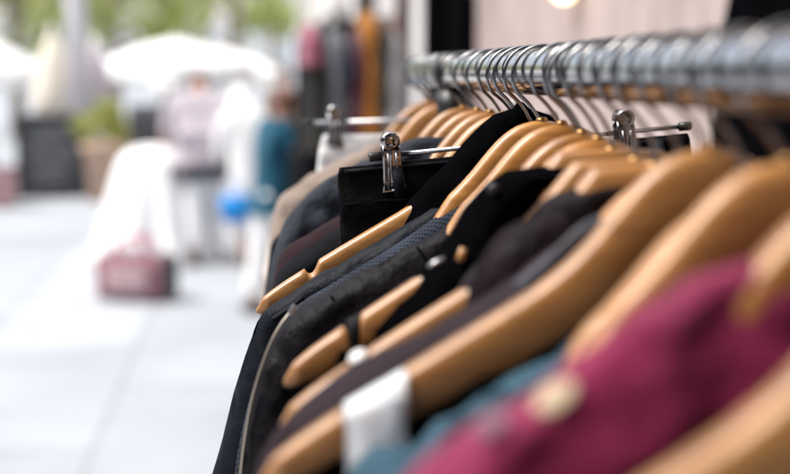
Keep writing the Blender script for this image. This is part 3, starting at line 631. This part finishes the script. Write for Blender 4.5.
    for hp, kn, an, ft in leg_i:
        a_ = Vector(v[an][0]); b_ = Vector(v[ft][0]); MB().tube([(a_.x, a_.y - .07 * k, .04 * k), (a_.x, a_.y, .055 * k), tuple(b_ + Vector((0, -.02, .012)) * k), tuple(b_ + Vector((0, .06, .0)) * k)], [(.03 * k, .03 * k), (.048 * k, .05 * k), (.05 * k, .036 * k), (.03 * k, .02 * k)], 14).build('shoe', SHOE, p)
    hc = Vector(v[hd][0]); tp = Vector(v[ht][0]); ax = (tp - hc).normalized(); fw = Vector((1, 0, 0)).cross(ax) * -1
    if fw.y < 0: fw = -fw
    M = Matrix((Vector((1, 0, 0)), fw, ax)).transposed().to_4x4(); M.translation = hc
    hm_ = MB().ball((0, -.018 * k, .035 * k), (.088 * k, .104 * k, .098 * k), 18, 12) if not scarf else MB().ball((0, -.01 * k, .02 * k), (.1 * k, .115 * k, .13 * k), 18, 12)
    if scarf: hm_.tube([(0, -.03 * k, -.02 * k), (0, -.07 * k, -.12 * k), (0, -.09 * k, -.26 * k)], [(.1 * k, .08 * k), (.12 * k, .07 * k), (.15 * k, .05 * k)], 16)
    for q, c_ in enumerate(hm_.v):
        if c_.y > .045 * k and c_.z < .06 * k: c_.y = .045 * k
        hm_.v[q] = M @ c_
    hm_.build('headscarf' if scarf else 'hair', scarf or hair, p)
    for s in (-1, 1):
        MB().ball(M @ Vector((s * .03 * k, .086 * k, .015 * k)), .011 * k, 8, 6).build('eye', EYE, p)
        if not scarf: MB().ball(M @ Vector((s * .08 * k, .0, .0)), (.012 * k, .022 * k, .032 * k), 8, 6).build('ear', skin, p)
    MB().rings([[M @ (Vector(q_) * k) for q_ in rg] for rg in ([(-.008, .085, .02), (.008, .085, .02), (.006, .095, .02), (-.006, .095, .02)], [(-.018, .085, -.022), (.018, .085, -.022), (.01, .115, -.018), (-.01, .115, -.018)])]).build('nose', skin, p)
    MB().ball(M @ Vector((0, .084 * k, -.048 * k)), (.024 * k, .008 * k, .007 * k), 10, 6).build('mouth', plain('lip', (.4, .12, .1), .5), p)
    return p
P1 = person('person in a pinkish-white shirt and white trousers seen from behind with head bowed', (-.62, 9.05, 0), R(6), 1.62, F_PINKW, F_WHITE, HAIR2, SKIN, lean=.25, head_drop=.13, stride=.14, wide=1.3,
            arms=(((.30, .04, 1.08), (.30, .22, .92)), ((.30, .04, 1.08), (.30, .22, .92))))
MB().rings([[(.262 * g_ * math.cos(a * .2618), .172 * g_ * math.sin(a * .2618), z_) for a in range(24)] for z_, g_ in ((.70, 1.0), (.705, 1.03), (.80, 1.02), (.805, .99))], True, False, False).build('waist_bag', F_NAVY2, P1)
P2 = person('person in a long white robe and white headscarf carrying a bright blue bag', (-.26, 8.9, 0), R(15), 1.46, F_WHITE, None, HAIR, SKIN, lean=.22, head_drop=.08, dress=True, sleeve_to=.95, scarf=F_WHITE,
            arms=(((.24, .05, 1.08), (.22, .12, .84)), ((.27, .08, 1.05), (.33, .2, .78))))
P3 = person('person in a deep teal shirt with reddish hair reaching towards the clothes', (-.12, 7.0, 0), R(-70), 1.47, F_TEALS, F_WHITE, HAIR2, SKIN2, lean=.12, head_drop=.05, sleeve_to=.3,
            arms=(((.22, .16, 1.18), (.18, .32, 1.34)), ((.26, .14, 1.14), (.24, .28, 1.22))))
P4 = person('small distant person in a pale shirt facing the camera beyond the other people', (.16, 12.5, 0), R(185), 1.6, F_BEIGE, F_OLIVE, HAIR, SKIN, wide=1.05)
q = at(235, 208, 8.8)
bb_ = thing('blue_bag', 'bright blue shopping bag held by the person in the white robe', 'bag', (q.x, 8.78, q.z - .1))
MB().rings([[(x_ * w_, yy * d_, z) for x_, yy in ((-1, -1), (-.3, -1.2), (.3, -1.1), (1, -1), (1, 1), (.3, 1.15), (-.3, 1.2), (-1, 1))] for z, w_, d_ in ((0, .09, .05), (.02, .105, .06), (.12, .11, .055), (.2, .12, .02))]).build('bag_body', F_BLUE, bb_)
for s in (-1, 1): MB().tube(smoothpts([(-.06, s * .018, .19), (-.04, s * .015, .28), (0, s * .008, .32), (.04, s * .015, .28), (.06, s * .018, .19)], 4), .006, 8).build('handle', F_BLUE, bb_)

# ------------------------------------------------------------------ street objects
# draped table
tb = thing('draped_table', 'round table under a long white cloth in the middle of the street', 'table', (-1.02, 9.3, 0))
prof = [(.001, .95), (.1, .945), (.2, .92), (.29, .85), (.34, .74), (.41, .5), (.48, .2), (.54, .02)]
mb = MB(); rr = []
pr = smoothpts([(a_, 0, b_) for a_, b_ in prof], 4)
for v_ in pr: rr.append([(v_.x * (1 + .05 * math.sin(9 * an) * (1 - v_.z / .95) * 2) * math.cos(an), v_.x * (1 + .05 * math.sin(9 * an) * (1 - v_.z / .95) * 2) * math.sin(an), v_.z) for an in (2 * PI * k / 72 for k in range(72))])
mb.rings(rr, True, True, False).build('tablecloth', F_WHITE, tb)
MB().tube([(0, 0, .02), (0, 0, .86)], .04, 12).build('pedestal', STEEL, tb)
# holdall on the ground
hb = thing('holdall_bag', 'faded pink and grey holdall bag with red trim standing on the pavement', 'bag', (-1.02, 7.6, 0), (0, 0, R(-20)))
rr = []
for x_, s_ in ((-.24, .8), (-.235, .92), (-.2, 1), (0, 1.04), (.2, 1), (.235, .92), (.24, .8)):
    rr.append([(x_, .13 * s_ * math.copysign(abs(math.cos(a_)) ** .5, math.cos(a_)), .165 + .16 * s_ * math.copysign(abs(math.sin(a_)) ** .55, math.sin(a_))) for a_ in (2 * PI * k / 28 for k in range(28))])
MB().rings(rr).build('bag_body', fabric('pink_grey_canvas', (.22, .11, .13), .8, .05, 500, .4, .4), hb)
MB().box((-.02, -.136, .16), (.3, .02, .17)).build('front_pocket', fabric('dusty_pink', (.42, .29, .31), .8), hb, True, .008)
MB().box((.242, 0, .16), (.03, .22, .28)).build('end_panel', fabric('charcoal_canvas', (.04, .04, .05), .8), hb, True, .012)
MB().box((-.242, 0, .16), (.03, .22, .28)).build('end_panel', fabric('deep_red_canvas', (.35, .05, .09), .8), hb, True, .012)
MB().box((0, 0, .328), (.42, .16, .02)).build('top_panel', fabric('grey_canvas', (.30, .28, .31), .8), hb, True, .008)
for s in (-1, 1): MB().tube(smoothpts([(-.12, s * .09, .31), (-.09, s * .07, .40), (0, s * .05, .435), (.09, s * .07, .40), (.12, s * .09, .31)], 4), .012, 10).build('handle', fabric('red_webbing', (.4, .04, .1), .8), hb)
# chalkboard
cb = thing('chalkboard_sign', 'black chalkboard sign on the pavement at the left', 'sign', (-2.66, 14.2, 0), (0, 0, R(5)))
for s in (-1, 1):
    bd = MB().box((0, 0, 0), (.86, .03, 1.0)).build('board', plain('chalkboard', (.02, .023, .028), .6, 0, .4, 6), cb, False); bd.location = (0, s * .17, .50); bd.rotation_euler = (s * .17, 0, 0)
    for a_, dm in (((-.43, 0, 0), (.05, .05, 1.04)), ((.43, 0, 0), (.05, .05, 1.04)), ((0, 0, .51), (.91, .052, .05)), ((0, 0, -.47), (.81, .048, .05))): MB().box(a_, dm).build('frame', plain('frame_black', (.015, .014, .014), .4), bd, False)
    if s < 0:
        mb = MB()
        for r_ in range(6):
            x0_ = random.uniform(-.34, -.2); x1_ = random.uniform(.1, .34)
            mb.tube([(x0_ + (x1_ - x0_) * k / 24, -.017, .34 - r_ * .12 + .018 * math.sin(k * 1.9 + r_)) for k in range(25)], .006, 5)
        mb.build('chalk_marks', plain('chalk', (.5, .52, .55), .9), bd)
# lamp post
lpst = thing('lamp_post', 'pale grey post rising behind the chalkboard sign', 'post', (at(78, 60, 15.2).x, 15.2, 0))
MB().tube([(0, 0, 0), (0, 0, 2), (0, 0, 5.2)], [.15, .14, .12], 24).build('post', plain('pale_post_paint', (.55, .53, .57), .5), lpst)
MB().lathe([(.001, 0), (.24, 0), (.24, .1), (.16, .22), (.15, .5)], n=24).build('base', plain('post_base_paint', (.36, .35, .38), .5), lpst)
MB().ball((0, 0, 5.45), (.26, .26, .3), 20, 12).build('lantern', plain('milk_glass', (.7, .7, .7), .3), lpst)
# parasols
def parasol(label, x, y, r_, zt, zb, mat):
    o = thing('market_parasol', label, 'parasol', (x, y, 0), group='white market parasols'); rr = []
    for q in range(9):
        f = q / 8; rr.append([(r_ * max(f, .01) * (1 - .05 * f * (1 - abs(math.cos(4 * a_)))) * math.cos(a_), r_ * max(f, .01) * (1 - .05 * f * (1 - abs(math.cos(4 * a_)))) * math.sin(a_), zt - (zt - zb) * (f ** 1.35)) for a_ in (2 * PI * k / 64 for k in range(64))])
    rr.append([(p_[0], p_[1], p_[2] - .22) for p_ in rr[-1]])
    MB().rings(rr, True, True, False).build('canopy', mat, o)
    MB().tube([(0, 0, 0), (0, 0, zt + .06)], .03, 14).build('pole', WHITEP, o)
    MB().lathe([(.001, 0), (.3, 0), (.3, .06), (.06, .1), (.04, .3)], n=28).build('base', STEEL, o)
    for k in range(8):
        a_ = 2 * PI * k / 8; MB().tube([(0, 0, zt - .03), (r_ * .96 * math.cos(a_), r_ * .96 * math.sin(a_), zb + .01)], .01, 6).build('rib', WHITEP, o)
parasol('wide white parasol above the people in the middle of the street', -1.42, 18.2, 1.3, 2.08, 1.66, F_WHITE)
parasol('lower white parasol half hidden behind the wide one, towards the clothes', at(222, 70, 20.5).x, 20.5, 1.25, 1.98, 1.5, F_WHITE)
parasol('white parasol at the left edge behind the pale post', -4.1, 17.0, .95, 2.05, 1.55, F_WHITE)
cpz = at(52, 35, 15.8)
fp_ = thing('folded_parasol', 'folded cream parasol standing left of the pale post', 'parasol', (cpz.x, 15.8, 0))
MB().lathe([(.001, 2.1), (.05, 2.05), (.2, 1.75), (.29, 1.25), (.3, 1.0), (.24, .95)], n=28).build('canopy', fabric('cream_canvas', (.72, .66, .55), .85), fp_)
MB().tube([(0, 0, 0), (0, 0, 2.2)], .028, 12).build('pole', WHITEP, fp_); MB().lathe([(.001, 0), (.26, 0), (.26, .06), (.05, .1)], n=24).build('base', STEEL, fp_)
cp2 = at(96, 85, 15.6)
fp2 = thing('folded_parasol', 'folded pinkish-white parasol standing right of the pale post', 'parasol', (cp2.x, 15.6, 0))
MB().lathe([(.001, 1.95), (.05, 1.9), (.17, 1.6), (.24, 1.2), (.25, .95), (.2, .9)], n=28).build('canopy', F_PINKW, fp2)
MB().tube([(0, 0, 0), (0, 0, 2.05)], .028, 12).build('pole', WHITEP, fp2); MB().lathe([(.001, 0), (.26, 0), (.26, .06), (.05, .1)], n=24).build('base', STEEL, fp2)

# leaves
def leafmat(name, col, tr_):
    m, t, b = nmat(name); n_ = N(t, 'ShaderNodeTexNoise', Scale=3, Detail=3); tc_ = t.nodes.new('ShaderNodeTexCoord'); t.links.new(tc_.outputs['Object'], n_.inputs['Vector'])
    r_ = ramp(t, [(.3, mul(col, .65)), (.7, mul(col, 1.25))]); t.links.new(n_.outputs['Fac'], r_.inputs[0]); t.links.new(r_.outputs[0], b.inputs['Base Color']); b.inputs['Roughness'].default_value = .5
    tl_ = t.nodes.new('ShaderNodeBsdfTranslucent'); tl_.inputs[0].default_value = (*tr_, 1); mx_ = t.nodes.new('ShaderNodeMixShader'); mx_.inputs[0].default_value = .5
    t.links.new(b.outputs[0], mx_.inputs[1]); t.links.new(tl_.outputs[0], mx_.inputs[2]); t.links.new(mx_.outputs[0], t.nodes['Material Output'].inputs['Surface']); return m
LEAF1 = leafmat('spring_leaves', (.12, .14, .04), (.62, .68, .25)); LEAF2 = leafmat('green_leaves', (.11, .14, .035), (.56, .64, .22)); LEAF3 = leafmat('lime_leaves', (.14, .17, .04), (.7, .72, .25))
BARK = plain('bark', (.26, .22, .17), .9, 0, .3, 10, .5, 30)
def leaf_cloud(blobs, n, size, rng):
    v = []; f = []
    for i in range(n):
        c_, r_ = rng.choice(blobs); d_ = Vector((rng.gauss(0, 1), rng.gauss(0, 1), rng.gauss(0, 1))).normalized() * (rng.random() ** .45)
        p_ = Vector(c_) + Vector((d_.x * r_[0], d_.y * r_[1], d_.z * r_[2])); a_ = Vector((rng.gauss(0, 1), rng.gauss(0, 1), rng.gauss(0, .6))).normalized(); b_ = a_.orthogonal().normalized(); s_ = size * rng.uniform(.6, 1.3)
        b_ = (Matrix.Rotation(rng.uniform(0, 6.28), 3, a_) @ b_); n0 = len(v)
        cc_ = a_.cross(b_); v += [p_ - b_ * s_, p_ + cc_ * s_ * .5, p_ + b_ * s_, p_ - cc_ * s_ * .5]; f.append((n0, n0 + 1, n0 + 2, n0 + 3))
    return v, f
def tree(label, x, y, h, spread, mat, seed, low=1.8, n=760):
    rng = random.Random(seed); o = thing('street_tree', label, 'tree', (x, y, 0), group='trees along the street')
    mb = MB().tube([(0, 0, 0), (.05, .02, 1.2), (0, .05, 2.4), (.08, 0, h * .75)], [.19, .15, .12, .05], 12); blobs = []
    for k in range(9):
        a_ = 2 * PI * k / 9 + rng.uniform(-.3, .3); rr_ = spread * rng.uniform(.45, .9); z_ = rng.uniform(low + .5, h)
        mb.tube([(0, .03, min(z_ - .5, 2.2 + .2 * k)), (rr_ * .5 * math.cos(a_), rr_ * .5 * math.sin(a_), z_ - .2), (rr_ * math.cos(a_), rr_ * math.sin(a_), z_)], [.06, .04, .015], 6)
        blobs.append(((rr_ * math.cos(a_), rr_ * math.sin(a_), z_), (rng.uniform(.6, 1.1), rng.uniform(.6, 1.1), rng.uniform(.4, .8))))
    blobs.append(((0, 0, h), (1.1, 1.1, .8)))
    mb.build('trunk', BARK, o); v_, f_ = leaf_cloud(blobs, n, .16, rng); mesh_obj('crown', v_, f_, mat, o, False)
for i, (lb, px, Y, h, sp, mt) in enumerate([('pale spring tree at the left edge of the street', 14, 27, 5.2, 2.1, LEAF1), ('yellow-green tree just left of the pale post', 52, 31, 5.6, 2.2, LEAF1), ('green tree right of the pale post above the wide parasol', 112, 25, 5.0, 1.9, LEAF2),
        ('broad green tree in the middle above the bowed person', 165, 30, 5.4, 2.4, LEAF2), ('bright green tree left of the hanging clothes', 235, 26, 5.2, 2.1, LEAF2), ('pale tree seen at the end of the facade', 272, 38, 5.5, 2.0, LEAF1)]):
    tree(lb, at(px, 60, Y).x, Y, h, sp, mt, 100 + i)
# planter and shrubs
for lb, px, Y, mt, w_ in (('terracotta planter with a lime shrub beside the draped table', 108, 13.6, LEAF3, .30),):
    q = at(px, 150, Y); o = thing('planter', lb, 'planter', (q.x, Y, 0), group='planters in the street')
    MB().lathe([(.001, .0), (w_ * .8, .0), (w_, .62), (w_ * 1.08, .64), (w_ * 1.08, .7), (w_ * .96, .7), (w_ * .94, .64), (.001, .63)], n=28).build('pot', plain('terracotta', (.48, .33, .25), .8), o)
    v_, f_ = leaf_cloud([((-.12, 0, .92), (w_ * 1.1, w_ * 1.0, .2)), ((.2, .05, .86), (w_ * .9, w_ * .9, .18)), ((.02, 0, 1.08), (w_ * .6, w_ * .6, .16))], 300, .07, random.Random(9)); mesh_obj('shrub', v_, f_, mt, o, False)
# dark cafe chair beside the bowed person
q = at(151, 122, 12.0); ch = thing('cafe_chair', 'dark slatted cafe chair behind the draped table', 'chair', (q.x, 12.0, 0), (0, 0, R(12)))
CHM = plain('dark_chair_paint', (.05, .05, .055), .5)
MB().box((0, 0, .46), (.42, .42, .03)).build('seat', CHM, ch, True, .008)
MB().rings([[(x_, .2 + .08 * (z - .5) + .03 * (1 - (x_ / .21) ** 2) + dy, z) for x_ in (-.21, -.12, 0, .12, .21)] + [(x_, .2 + .08 * (z - .5) + .03 * (1 - (x_ / .21) ** 2) + dy + .02, z) for x_ in (.21, .12, 0, -.12, -.21)] for z, dy in ((.6, 0), (.8, 0), (1.0, 0), (1.2, .01))]).build('backrest', CHM, ch)
for sx in (-1, 1):
    MB().tube([(sx * .19, .19, 0), (sx * .19, .19, .46), (sx * .19, .23, .8)], .016, 10).build('leg', CHM, ch); MB().tube([(sx * .19, -.19, 0), (sx * .19, -.19, .45)], .016, 10).build('leg', CHM, ch)
# market stall at left edge with goods
q = at(4, 160, 13.2); stl = thing('goods_crate', 'small pink crate at the far left edge beside the chalkboard', 'crate', (q.x - .16, 13.2, 0))
for z in (.1, .25, .40):
    for sx, sy, dx, dy in ((0, -1, .5, .015), (0, 1, .5, .015), (-1, 0, .015, .37), (1, 0, .015, .37)): MB().box((sx * .25, sy * .19, z), (dx, dy, .11)).build('slat', plain('pink_crate_paint', (.4, .24, .26), .7), stl, False)
MB().box((0, 0, .03), (.48, .36, .02)).build('base', plain('crate_base', (.3, .2, .15), .8), stl, False)
# far end of the street
fb = thing('distant_building', 'pale building closing the far end of the street behind the trees', 'building', (-6, 70, 0))
MB().box((0, 0, 2.2), (26, 6, 4.4)).build('wall', plain('far_white_render', (.82, .81, .79), .8, 0, .05, 1), fb, False)
for k in range(8): MB().box((-10 + k * 2.9, -3.03, 2.0), (1.2, .1, 1.9)).build('window', plain('pale_shutter', (.5, .52, .52), .7), fb, False)
MB().rings([[(-13.4, -3.4, 4.4), (13.4, -3.4, 4.4), (13.4, 3.4, 4.4), (-13.4, 3.4, 4.4)], [(-12, -.2, 6), (12, -.2, 6), (12, .2, 6), (-12, .2, 6)]]).build('roof', plain('grey_tiles', (.3, .28, .27), .8), fb, False)
